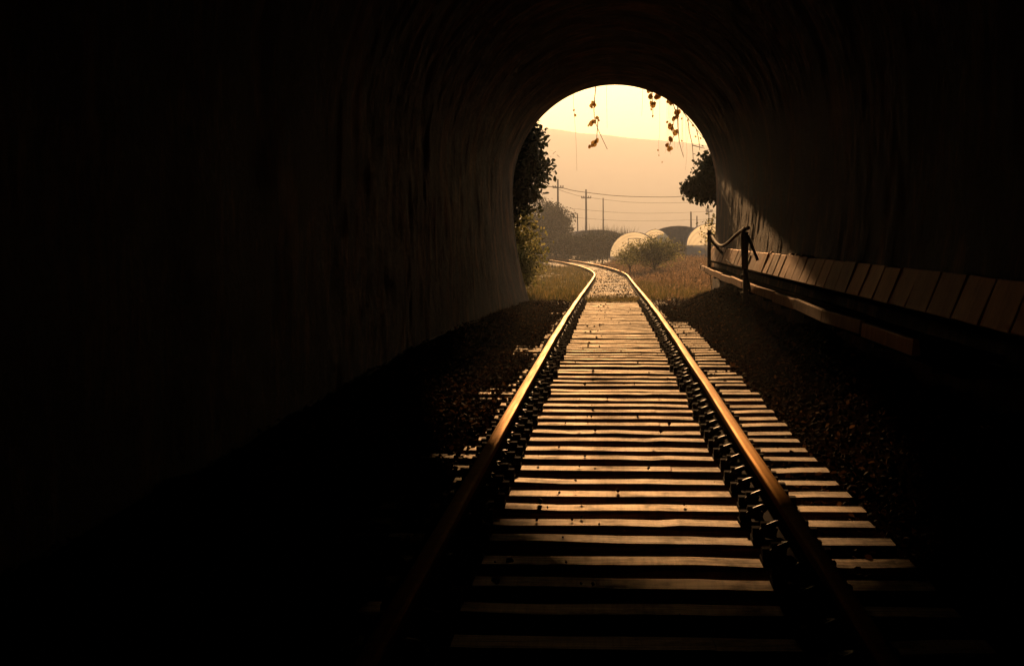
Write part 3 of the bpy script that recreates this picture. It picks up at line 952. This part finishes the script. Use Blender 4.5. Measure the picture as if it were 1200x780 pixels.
def tree(name, base, center, radii, label, cat, leafmat, n_clump, per, leaf, clump_r, trunk_r, seed, group=None, hollow=0.3, droop=0.0, limbs=9, twigs=0, tw_r=0.012):
    base = Vector(base)
    t = empty(name, base, label, cat, group)
    me, cen = crown_mesh('crown', Vector(center) - base, radii, n_clump, per, leaf, clump_r, hollow, seed, droop)
    link('crown', me, leafmat, t)
    mb = MB()
    c = Vector(center) - base
    mid = c * 0.55 + Vector((0.05 * math.sin(seed), 0.05, 0))
    mb.tube(smooth_path([(0, 0, -0.15), c * 0.3 + Vector((0.06 * math.cos(seed), 0, 0)), mid, c], 4), [trunk_r * (1 - 0.8 * i / 12) for i in range(13)], 8)
    r_ = np.random.default_rng(seed)
    for k in r_.choice(len(cen), min(limbs, len(cen)), replace=False):
        e = Vector(cen[k]); s0 = c * r_.uniform(0.35, 0.8)
        mb.tube(smooth_path([s0, s0.lerp(e, 0.5) + Vector((0, 0, 0.08)), e], 3), [trunk_r * 0.4 * (1 - 0.13 * i) for i in range(7)], 5)
    mb.build('trunk', 'bark', t, True)
    if twigs:
        mb = MB()
        for k in range(twigs):
            d = Vector(r_.normal(0, 1, 3)); d.z = abs(d.z) + 0.25; d.normalize()
            e = c + Vector((d.x * radii[0], d.y * radii[1], d.z * radii[2])) * r_.uniform(1.02, 1.38)
            s0 = c * r_.uniform(0.1, 0.9)
            mb.tube(smooth_path([s0, s0.lerp(e, 0.55) + Vector(r_.normal(0, 0.06, 3)), e], 3), [tw_r * (1 - 0.12 * i) for i in range(7)], 4)
        mb.build('twigs', 'bark', t)['kind'] = 'stuff'
    return t

gz = lambda x, y: float(ground_z(x, y))
# left of the portal: tall dark tree above a paler shrub
tree('leafy_tree', (-3.5, 46.2, gz(-3.5, 46.2)), (-3.15, 45.6, 3.40), (1.36, 1.3, 1.45), 'tall dark leafy tree crowding the left side of the tunnel mouth', 'tree',
     'leaf_dark', 460, 46, 0.16, 0.34, 0.12, 11, hollow=0.15)
tree('shrub', (-2.95, 46.6, gz(-2.95, 46.6)), (-2.68, 46.4, 1.15), (0.92, 0.9, 1.2), 'pale straggly shrub below the dark tree left of the opening', 'shrub',
     'leaf_bush', 190, 26, 0.10, 0.30, 0.05, 13, hollow=0.15, twigs=30, tw_r=0.009)
tree('shrub', (-2.55, 43.6, gz(-2.55, 43.6)), (-2.45, 43.6, 0.55), (0.5, 0.7, 0.6), 'low weedy shrub at the foot of the left tunnel mouth', 'shrub',
     'leaf_bush', 160, 28, 0.075, 0.2, 0.03, 14, hollow=0.2)
# right: dark branches hanging in beside the wall
tree('overhanging_tree', (4.6, 46.0, gz(4.6, 46)), (3.25, 45.6, 2.95), (0.98, 0.9, 0.66), 'dark tree whose drooping branches hang in at the right of the opening', 'tree',
     'leaf_dark', 250, 36, 0.125, 0.27, 0.11, 15, hollow=0.15, droop=0.75)
ot = [o_ for o_ in col.objects if o_.name == 'overhanging_tree'][0]
for ctr, rad, nc, sd in (((2.62, 45.4, 2.62), (0.55, 0.4, 0.24), 70, 61), ((2.16, 45.3, 2.62), (0.22, 0.2, 0.10), 34, 62)):
    me, _ = crown_mesh('low_branch', Vector(ctr) - ot.location, rad, nc, 30, 0.11, 0.2, 0.1, sd, 0.8)
    link('low_branch', me, 'leaf_dark', ot)
mb = MB(ot.location)
mb.tube(smooth_path([(3.4, 45.6, 3.0), (2.7, 45.45, 2.8), (2.2, 45.3, 2.68), (1.82, 45.3, 2.66)]), [0.03 * (1 - 0.04 * i_) for i_ in range(19)], 5)
mb.build('branch', 'bark', ot, True)
tree('sapling', (2.62, 43.2, gz(2.62, 43.2)), (2.50, 43.3, 1.45), (0.22, 0.35, 0.55), 'small leafy sapling beside the trough at the right of the opening', 'sapling',
     'leaf_bush', 26, 9, 0.075, 0.16, 0.015, 16, hollow=0.1)
# bush in the middle distance and its neighbours
c = at(767, 291, 92)
tree('bush', (c.x, 92, gz(c.x, 92)), (c.x, 92, c.z - 0.22), (1.65, 1.2, 0.66), 'rounded green bush in front of the bright greenhouse ends', 'bush',
     'leaf_bush', 210, 26, 0.10, 0.40, 0.05, 17, hollow=0.2, twigs=70, tw_r=0.015)
c = at(738, 299, 96)
tree('bush', (c.x, 96, gz(c.x, 96)), (c.x, 96, c.z - 0.1), (0.8, 0.8, 0.42), 'low bush beside the round green bush near the track', 'bush',
     'leaf_bush', 80, 20, 0.09, 0.25, 0.03, 18, hollow=0.2, twigs=20, tw_r=0.014)
# hazy tree behind the left shrub
c = at(651, 264, 178)
tree('distant_tree', (c.x, 178, -0.45), (c.x, 178, 2.1), (2.05, 1.8, 2.3), 'hazy grey tree beyond the bend near the tall pole', 'tree',
     'leaf_haze', 300, 40, 0.2, 0.5, 0.14, 19)
c = at(634, 272, 185)
tree('distant_tree', (c.x, 185, -0.45), (c.x, 185, 2.2), (2.1, 1.8, 2.9), 'hazy grey tree partly hidden by the dark leafy tree', 'tree',
     'leaf_haze', 300, 40, 0.2, 0.5, 0.14, 20)
# row of field-edge shrubs beyond the bend
row = [(643, 284, 160, 1.5, 1.2), (660, 288, 154, 1.4, 0.95), (676, 289, 158, 1.35, 0.95), (690, 287, 162, 1.4, 1.05), (704, 289, 157, 1.2, 0.95), (716, 290, 160, 1.2, 0.95)]
names_ = ['hazy shrub at the tree end of the field-edge row', 'second hazy shrub of the row from the distant tree', 'third hazy shrub of the row from the distant tree',
          'fourth hazy shrub of the row, below the middle pole', 'fifth hazy shrub of the row from the distant tree', 'hazy shrub of the row next to the bright greenhouse']
for k, (a, b_, yy, rx, rz) in enumerate(row):
    c = at(a, b_, yy)
    g0 = gz(c.x, yy)
    tree('field_shrub', (c.x, yy, g0), (c.x, yy, c.z), (rx, 0.9, max(rz, 0.3)), names_[k], 'shrub', 'leaf_haze', 150, 34, 0.14, 0.3, 0.04, 30 + k, 'shrubs along the field edge', hollow=0.15)

# grass: bent blades
BL_V = np.array([(-0.5, 0, 0), (0.5, 0, 0), (-0.32, 0.10, 0.5), (0.36, 0.10, 0.5), (0.0, 0.34, 1.0)])
BL_F = np.array([(0, 1, 3), (0, 3, 2), (2, 3, 4)])
def blades(name, x, yv, hgt, wid, m, lab, cat, zoff=-0.01, tilt=0.25):
    n_ = len(x)
    rots = rand_rot(n_, tilt)
    v = BL_V[None] * np.stack([wid, hgt, hgt], -1)[:, None, :]
    v = np.einsum('nij,nkj->nki', rots, v) + np.stack([x, yv, ground_z(x, yv) + zoff], -1)[:, None, :]
    f = BL_F[None] + (np.arange(n_) * 5)[:, None, None]
    o = link(name, np_mesh(name, v.reshape(-1, 3), f.reshape(-1, 3)), m)
    return tag(o, lab, cat, kind='stuff')
def patchy(x, y, s, thr):
    return vnoise(x * s, y * s, 44) > thr
def clumped(n_, ya, yb, da, db, per, spread, pw=1.4, ramp_=4.0):
    m_ = n_ // per
    cy = ya + (yb - ya) * rng.random(m_) ** pw; cd = rng.uniform(da, db, m_)
    keep = rng.random(m_) < np.clip((cy - ya) / ramp_, 0.06, 1)
    cy, cd = cy[keep], cd[keep]
    s_ = rng.uniform(0.4, 1.9, len(cy))
    yv = (cy[:, None] + rng.normal(0, spread, (len(cy), per)) * s_[:, None]).ravel()
    d_ = (cd[:, None] + rng.normal(0, spread, (len(cy), per)) * s_[:, None]).ravel()
    h_ = np.repeat(s_, per)
    ok = (d_ > 0.84) & (yv > ya - 0.3)
    return d_[ok], yv[ok], h_[ok]
# left verge
d_, yv, h_ = clumped(40000, 40.4, 118, 0.86, 4.4, 26, 0.10, 1.6)
x = track_x(yv) - d_
blades('verge_grass', x, yv, h_ * rng.uniform(0.05, 0.19, len(x)), rng.uniform(0.010, 0.022, len(x)), 'grass_green', 'short grass on the verge left of the rails outside the tunnel', 'grass')
# between the rails just outside
n_ = 5000
yv = np.concatenate([40.5 + rng.gamma(2.0, 1.3, n_), rng.uniform(48, 90, 2200)]); x = track_x(yv) + rng.uniform(-0.72, 0.72, len(yv))
blades('track_grass', x, yv, rng.uniform(0.02, 0.09, len(x)), rng.uniform(0.006, 0.012, len(x)), 'grass_green', 'thin grass growing between the rails outside the tunnel', 'grass')
# right verge, reddish weeds
d_, yv, h_ = clumped(60000, 40.6, 128, 0.9, 8.0, 24, 0.13, 1.25, 8.0)
x = track_x(yv) + d_
dd = np.clip((d_ - 0.9) / 2.0, 0, 1)
hh = (0.06 + 0.27 * dd * np.clip((yv - 46) / 12, 0.15, 1)) * rng.uniform(0.5, 1.2, len(x)) * h_
# seed heads and small leaves on the weeds
sel = rng.random(len(x)) < 0.35
pos = np.stack([x, yv, ground_z(x, yv) + hh * rng.uniform(0.4, 1.05, len(x))], -1)[sel] + rng.normal(0, 0.04, (sel.sum(), 3))
o = link('weed_heads', scatter('weed_heads', pos, rng.uniform(0.04, 0.10, len(pos)), rand_rot(len(pos), 0.9)), 'grass_red')
tag(o, 'dry pinkish seed heads and leaves over the weeds', 'weeds', kind='stuff')
blades('verge_weeds', x, yv, hh, rng.uniform(0.014, 0.032, len(x)), 'grass_red', 'reddish dry weeds on the verge right of the rails', 'weeds', tilt=0.35)
n_ = 9000
d_, yv, h_ = clumped(16000, 41, 66, 0.9, 3.4, 24, 0.10, 1.0, 5.0)
x = track_x(yv) + d_
blades('verge_grass', x, yv, h_ * rng.uniform(0.05, 0.2, len(x)), rng.uniform(0.008, 0.016, len(x)), 'grass_green', 'green grass tufts on the verge right of the rails', 'grass')
# far field grass
n_ = 12000
yv = rng.uniform(110, 190, n_); x = rng.uniform(-14, 16, n_)
k_ = np.abs(x - track_x(yv)) > 2.0; x, yv = x[k_], yv[k_]; n_ = len(x)
blades('field_grass', x, yv, rng.uniform(0.15, 0.5, n_), rng.uniform(0.03, 0.06, n_), 'leaf_haze', 'rough grass on the fields around the greenhouses', 'grass')
# reeds behind the shrub row
n_ = 700
c0, c1 = at(688, 270, 174).x, at(738, 270, 174).x
x = rng.uniform(c0, c1, n_); yv = rng.uniform(172, 176, n_)
o = blades('reeds', x, yv, rng.uniform(1.6, 3.1, n_), rng.uniform(0.05, 0.1, n_), 'leaf_haze', 'tall spiky reeds standing above the dark shrub row', 'reeds', tilt=0.12)

# ------------------------------------------------------------------ hanging vines at the portal
VY = PORTAL + 0.62
LV = [(0.0, -0.5, 0), (0.26, -0.42, 0.04), (0.46, -0.1, 0.07), (0.34, 0.12, 0.05), (0.3, 0.3, 0.02), (0, 0.5, -0.08), (-0.3, 0.3, 0.02), (-0.34, 0.12, 0.05), (-0.46, -0.1, 0.07), (-0.26, -0.42, 0.04), (0, -0.05, 0)]
me_leaf = bpy.data.meshes.new('leaf')
me_leaf.from_pydata(LV, [], [(i, (i + 1) % 10, 10) for i in range(10)]); me_leaf.update()
me_leaf.materials.append(MAT['leaf_vine'])
def vine(stems, leaves, label, r_=0.012, name='hanging_vine', group=None):
    first = at(stems[0][0][0], stems[0][0][1], VY)
    t = empty(name, first, label, 'vine', group)
    mb = MB(first)
    for st in stems:
        pts = [at(a, b_, VY + 0.05 * math.sin(b_ * 0.2)) for a, b_ in st]
        pp = smooth_path(pts, 4)
        mb.tube(pp, [r_ * (1 - 0.5 * i / len(pp)) for i in range(len(pp))], 5)
    mb.build('stem', 'vine_stem', t)
    leaves = leaves + [(a + random.uniform(-2.5, 2.5), b_ + random.uniform(-2.5, 2.5), s * random.uniform(0.45, 0.8)) for a, b_, s in leaves if s > 4]
    for a, b_, s in leaves:
        o = link('leaf', me_leaf, None, t)
        o.location = at(a, b_, VY + random.uniform(-0.08, 0.08)) - first
        o.rotation_euler = (R(90) + random.uniform(-0.5, 0.5), random.uniform(-0.6, 0.6), random.uniform(-0.7, 0.7) + (math.pi if random.random() < 0.7 else 0))
        sx = 0.98 * s / F_PX * VY
        o.scale = (sx * random.uniform(0.75, 1.1), sx, sx)
    return t
vine([[(698, 90), (698, 105), (696, 122), (697, 140), (701, 152), (706, 163), (711.7, 175)], [(701, 138), (700, 152), (699, 166)]],
     [(700, 98.5, 6), (695, 121, 7), (693, 123.5, 6), (697, 123, 5), (693, 144.5, 8), (697, 142.5, 6), (689.5, 147, 4), (700, 138, 5), (702, 141, 3), (699, 165, 8), (697, 168.5, 8), (694, 170.5, 5), (691, 172, 5)],
     'thin vine with few leaf clumps hanging from the arch crown')
vine([[(672, 104), (672, 120), (673, 135), (675, 165), (676, 200)]], [(672.5, 129, 3.5), (674, 135, 4), (685, 102, 4)], 'nearly bare thread vine hanging near the left haunch of the arch', 0.004)
vine([[(711, 92), (711, 120), (711.5, 150)], [(753, 94), (753, 115), (752, 136)]], [], 'bare hanging vine threads below the middle of the arch', 0.0035)
vine([[(764, 92), (764, 105), (765, 124), (765, 138)]],
     [(760, 106, 8), (764, 105, 7), (762.5, 113, 8), (769, 106, 7), (771, 112, 9), (773.5, 110, 7), (768, 114, 5), (765, 123, 8), (767, 121, 5), (763, 128, 4), (765, 136, 3)],
     'bushy cluster of round golden vine leaves under the arch crown')
vine([[(785, 108), (788, 120), (792, 132), (790, 142), (787, 152), (790, 158), (786, 166), (783, 176)]],
     [(784, 117.5, 8), (788, 119, 8), (786, 121, 5), (793, 132, 9), (795.5, 131, 7), (794, 136, 6), (789, 139, 7), (791.5, 138, 5), (786, 148.5, 8), (788, 151, 5), (791, 155.5, 8), (786, 163, 8.5), (782, 170, 6), (784, 174.5, 7), (799, 139, 3), (782, 143, 3.5)],
     'long leafy vine trailing down from the right haunch of the arch')
vine([[(791, 112), (800, 130), (808, 141), (815, 150), (821, 158), (827, 165), (831, 172)], [(806, 139), (808, 155), (811, 168), (812, 180), (812.5, 190)],
      [(794, 138), (794.5, 150), (796, 165), (798, 174), (801, 184)], [(794, 120), (794, 140)], [(811, 170), (818, 172), (826, 174)], [(816, 151), (819, 165), (820, 176)]],
     [(806, 141, 3), (812, 147, 3.5), (815, 160, 3), (821, 162, 3)], 'bare branching vine stems against the sky by the right wall', 0.011)
th = []
r_ = np.random.default_rng(5)
for k in range(16):
    a0 = r_.uniform(770, 806); b0 = r_.uniform(118, 160); ln_ = r_.uniform(18, 48)
    th.append([(a0, b0), (a0 + r_.normal(0, 1.2), b0 + ln_ * 0.5), (a0 + r_.normal(0, 2.0), b0 + ln_)])
th = [[(a, max(b_, 95)) for a, b_ in t_] for t_ in th]
# threads start at the arch edge so that they hang from it
th = [[(t_[0][0], 97 + max(0, (t_[0][0] - 760) * 0.45))] + t_ for t_ in th]
vine(th, [(771, 176, 2.5), (776, 190, 2.5), (772, 182, 2), (799, 165, 2.5)], 'curtain of hair-thin dry roots under the right haunch', 0.0028)

# ------------------------------------------------------------------ greenhouses
def greenhouse(cx, yy, hw, hgt, skirt, length, yaw_deg, cover, endm, label, zb=-0.45):
    g = empty('greenhouse', (cx, yy, zb), label, 'greenhouse', 'greenhouses on the field')
    g.rotation_euler = (0, 0, R(yaw_deg))
    N = 16
    arc = [(-hw, 0), (-hw, skirt)] + [(hw * math.cos(math.pi - math.pi * k / N), skirt + (hgt - skirt) * math.sin(math.pi * k / N)) for k in range(1, N)] + [(hw, skirt), (hw, 0)]
    m_ = len(arc)
    mb = MB()
    ysn = np.linspace(0, length, 9)
    for i, q in enumerate(ysn):
        sag = 0.02 if i % 2 else 0.0
        mb.add([(a, q, b_ - sag) for a, b_ in arc], [])
    fs = [(i * m_ + j, (i + 1) * m_ + j, (i + 1) * m_ + j + 1, i * m_ + j + 1) for i in range(8) for j in range(1, m_ - 2)]
    mb.f = fs
    mb.build('cover', cover, g, True)
    mb = MB()
    for sgn in (-1, 1):
        mb.add([(sgn * hw, 0, 0), (sgn * hw, length, 0), (sgn * hw, length, skirt), (sgn * hw, 0, skirt)], [(0, 1, 2, 3)])
    mb.build('side_skirt', 'film_grey', g)
    up = [p for p in arc if p[1] >= skirt - 1e-6]
    for q in (0.02, length - 0.02):
        mb = MB(); mb.add([(a * 0.99, q, b_ * 0.995) for a, b_ in up], [tuple(range(len(up)))])
        mb.build('end_wall', endm if q < 1 else cover, g)
        mb = MB(); mb.add([(-hw * 0.99, q, 0), (hw * 0.99, q, 0), (hw * 0.99, q, skirt - 0.02), (-hw * 0.99, q, skirt - 0.02)], [(0, 1, 2, 3)])
        mb.build('end_skirt', 'film_grey', g)
    hoop = MB(); hoop.tube([(a * 1.004, 0, b_ * 1.004) for a, b_ in arc], 0.022, 5)
    hm = hoop.mesh('hoop'); hm.materials.append(MAT['hoop_steel'])
    for q in np.linspace(0, length, 7):
        link('hoop', hm, None, g).location = (0, q, 0)
    mb = MB(); mb.box((0, -0.03, skirt * 0.5 + 0.55), (0.9, 0.04, 0.05)); mb.box((-0.45, -0.03, 0.8), (0.05, 0.04, 1.6)); mb.box((0.45, -0.03, 0.8), (0.05, 0.04, 1.6)); mb.box((0, -0.03, 1.62), (0.95, 0.04, 0.05))
    mb.build('door_frame', 'hoop_steel', g)
    return g
p = at(833, 300, 135)
greenhouse(p.x, 135, 1.9, 2.8, 1.1, 14, -2, 'film_clear', 'film_end', 'glowing yellow greenhouse end with grey skirt beside the right wall')
p = at(795, 300, 146)
greenhouse(p.x, 146, 3.3, 2.65, 0.5, 16, -4, 'film_grey', 'shade_net', 'dark grey net covered greenhouse between the bush and yellow greenhouse')
p = at(743, 300, 132)
greenhouse(p.x, 132, 1.85, 2.1, 0.25, 9, -2, 'film_clear', 'film_end', 'glowing yellow greenhouse end partly behind the round bush')
p = at(768, 300, 143)
greenhouse(p.x, 143, 1.5, 2.35, 0.3, 9, -2, 'film_clear', 'film_end', 'pale yellow greenhouse end just above the round bush')
p = at(700, 300, 182)
greenhouse(p.x, 182, 4.0, 2.45, 0.5, 16, 4, 'film_grey', 'shade_net', 'wide hazy greenhouse with pale roof edge behind the shrub row')

# ------------------------------------------------------------------ poles and wires
def pole(a, top, yy, r_, label, arm=None, arm_drop=10, zb=-0.5):
    p = at(a, top, yy)
    o = empty('utility_pole', (p.x, yy, zb), label, 'utility pole', 'poles beyond the fields')
    mb = MB((p.x, yy, zb)); mb.tube([(p.x, yy, zb), (p.x + 0.0, yy, (zb + p.z) / 2), (p.x - 0.03, yy, p.z)], [r_, r_ * 0.85, r_ * 0.65], 8)
    mb.build('shaft', 'pole_concrete', o, True)
    if arm:
        zc = at(a, top + arm_drop, yy).z
        mb = MB((p.x, yy, zb)); mb.box((p.x, yy - r_, zc), (arm, 0.12, 0.12)); mb.build('crossarm', 'pole_concrete', o)
        for q in (-0.46, -0.25, 0.25, 0.46):
            mb = MB((p.x, yy, zb)); mb.tube([(p.x + q * arm, yy - r_, zc + 0.05), (p.x + q * arm, yy - r_, zc + 0.16), (p.x + q * arm, yy - r_, zc + 0.28)], [0.05, 0.09, 0.04], 6)
            mb.build('insulator', 'pole_concrete', o)
    return o
pole(654, 210, 205, 0.15, 'tall pole with crossarm rising above the distant hazy tree', 1.3)
pole(687, 222, 235, 0.16, 'pole with crossarm between the tall pole and the bare pole', 1.35)
pole(707, 232, 260, 0.13, 'bare pole without a crossarm above the reeds')
pole(677, 250, 215, 0.10, 'short bare post beside the wide hazy greenhouse')
pole(810, 248, 175, 0.11, 'stout short post behind the dark net greenhouse')
pole(817, 253, 180, 0.09, 'thin short post beside the stout one behind the greenhouses')
pole(831, 243, 215, 0.09, 'thin pole with small crossarm behind the glowing greenhouse', 0.8, 5)
wires = [([(560, 208, 165), (610, 216, 185), (654, 219.5, 205), (671, 223.2, 220), (687, 225.5, 235), (720, 229.3, 240), (760, 230.8, 245), (800, 230.2, 250), (880, 224, 255)], 0.042, 'heaviest overhead wire sagging past the crossarm poles'),
         ([(654, 222, 205), (671, 227.5, 220), (687, 231, 235), (740, 237, 240), (800, 237.5, 250), (880, 233, 255)], 0.02, 'thin overhead wire next below the heaviest wire'),
         ([(600, 236, 205), (687, 246, 235), (760, 250, 245), (880, 246, 255)], 0.017, 'third overhead wire down, thin'),
         ([(600, 246, 205), (687, 256, 235), (760, 259, 245), (880, 255, 255)], 0.017, 'lowest overhead wire, thin, above the greenhouses')]
for lst, r_, lab in wires:
    pts = px_path(lst)
    mb = MB(pts[0]); mb.tube(smooth_path(pts, 5), r_, 5)
    tag(mb.build('overhead_wire', 'cable_shade_black'), lab, 'wire', 'overhead wires')

# ------------------------------------------------------------------ haze
mb = MB((0, 1620, 0))
mb.box((0, 1620, 79.5), (3200, 3600, 163))
hz = mb.build('haze', None)
m = bpy.data.materials.new('haze'); m.use_nodes = True
n = m.node_tree
n.nodes.remove(n.nodes['Principled BSDF'])
pv = n.nodes.new('ShaderNodeVolumePrincipled')
pv.inputs['Color'].default_value = (0.88, 0.93, 0.98, 1)
pv.inputs['Density'].default_value = HAZE_DENSITY
pv.inputs['Anisotropy'].default_value = HAZE_ANISO
n.links.new(pv.outputs[0], n.nodes['Material Output'].inputs['Volume'])
hz.data.materials.append(m)
tag(hz, 'pale golden morning haze over the fields', 'haze', kind='stuff')
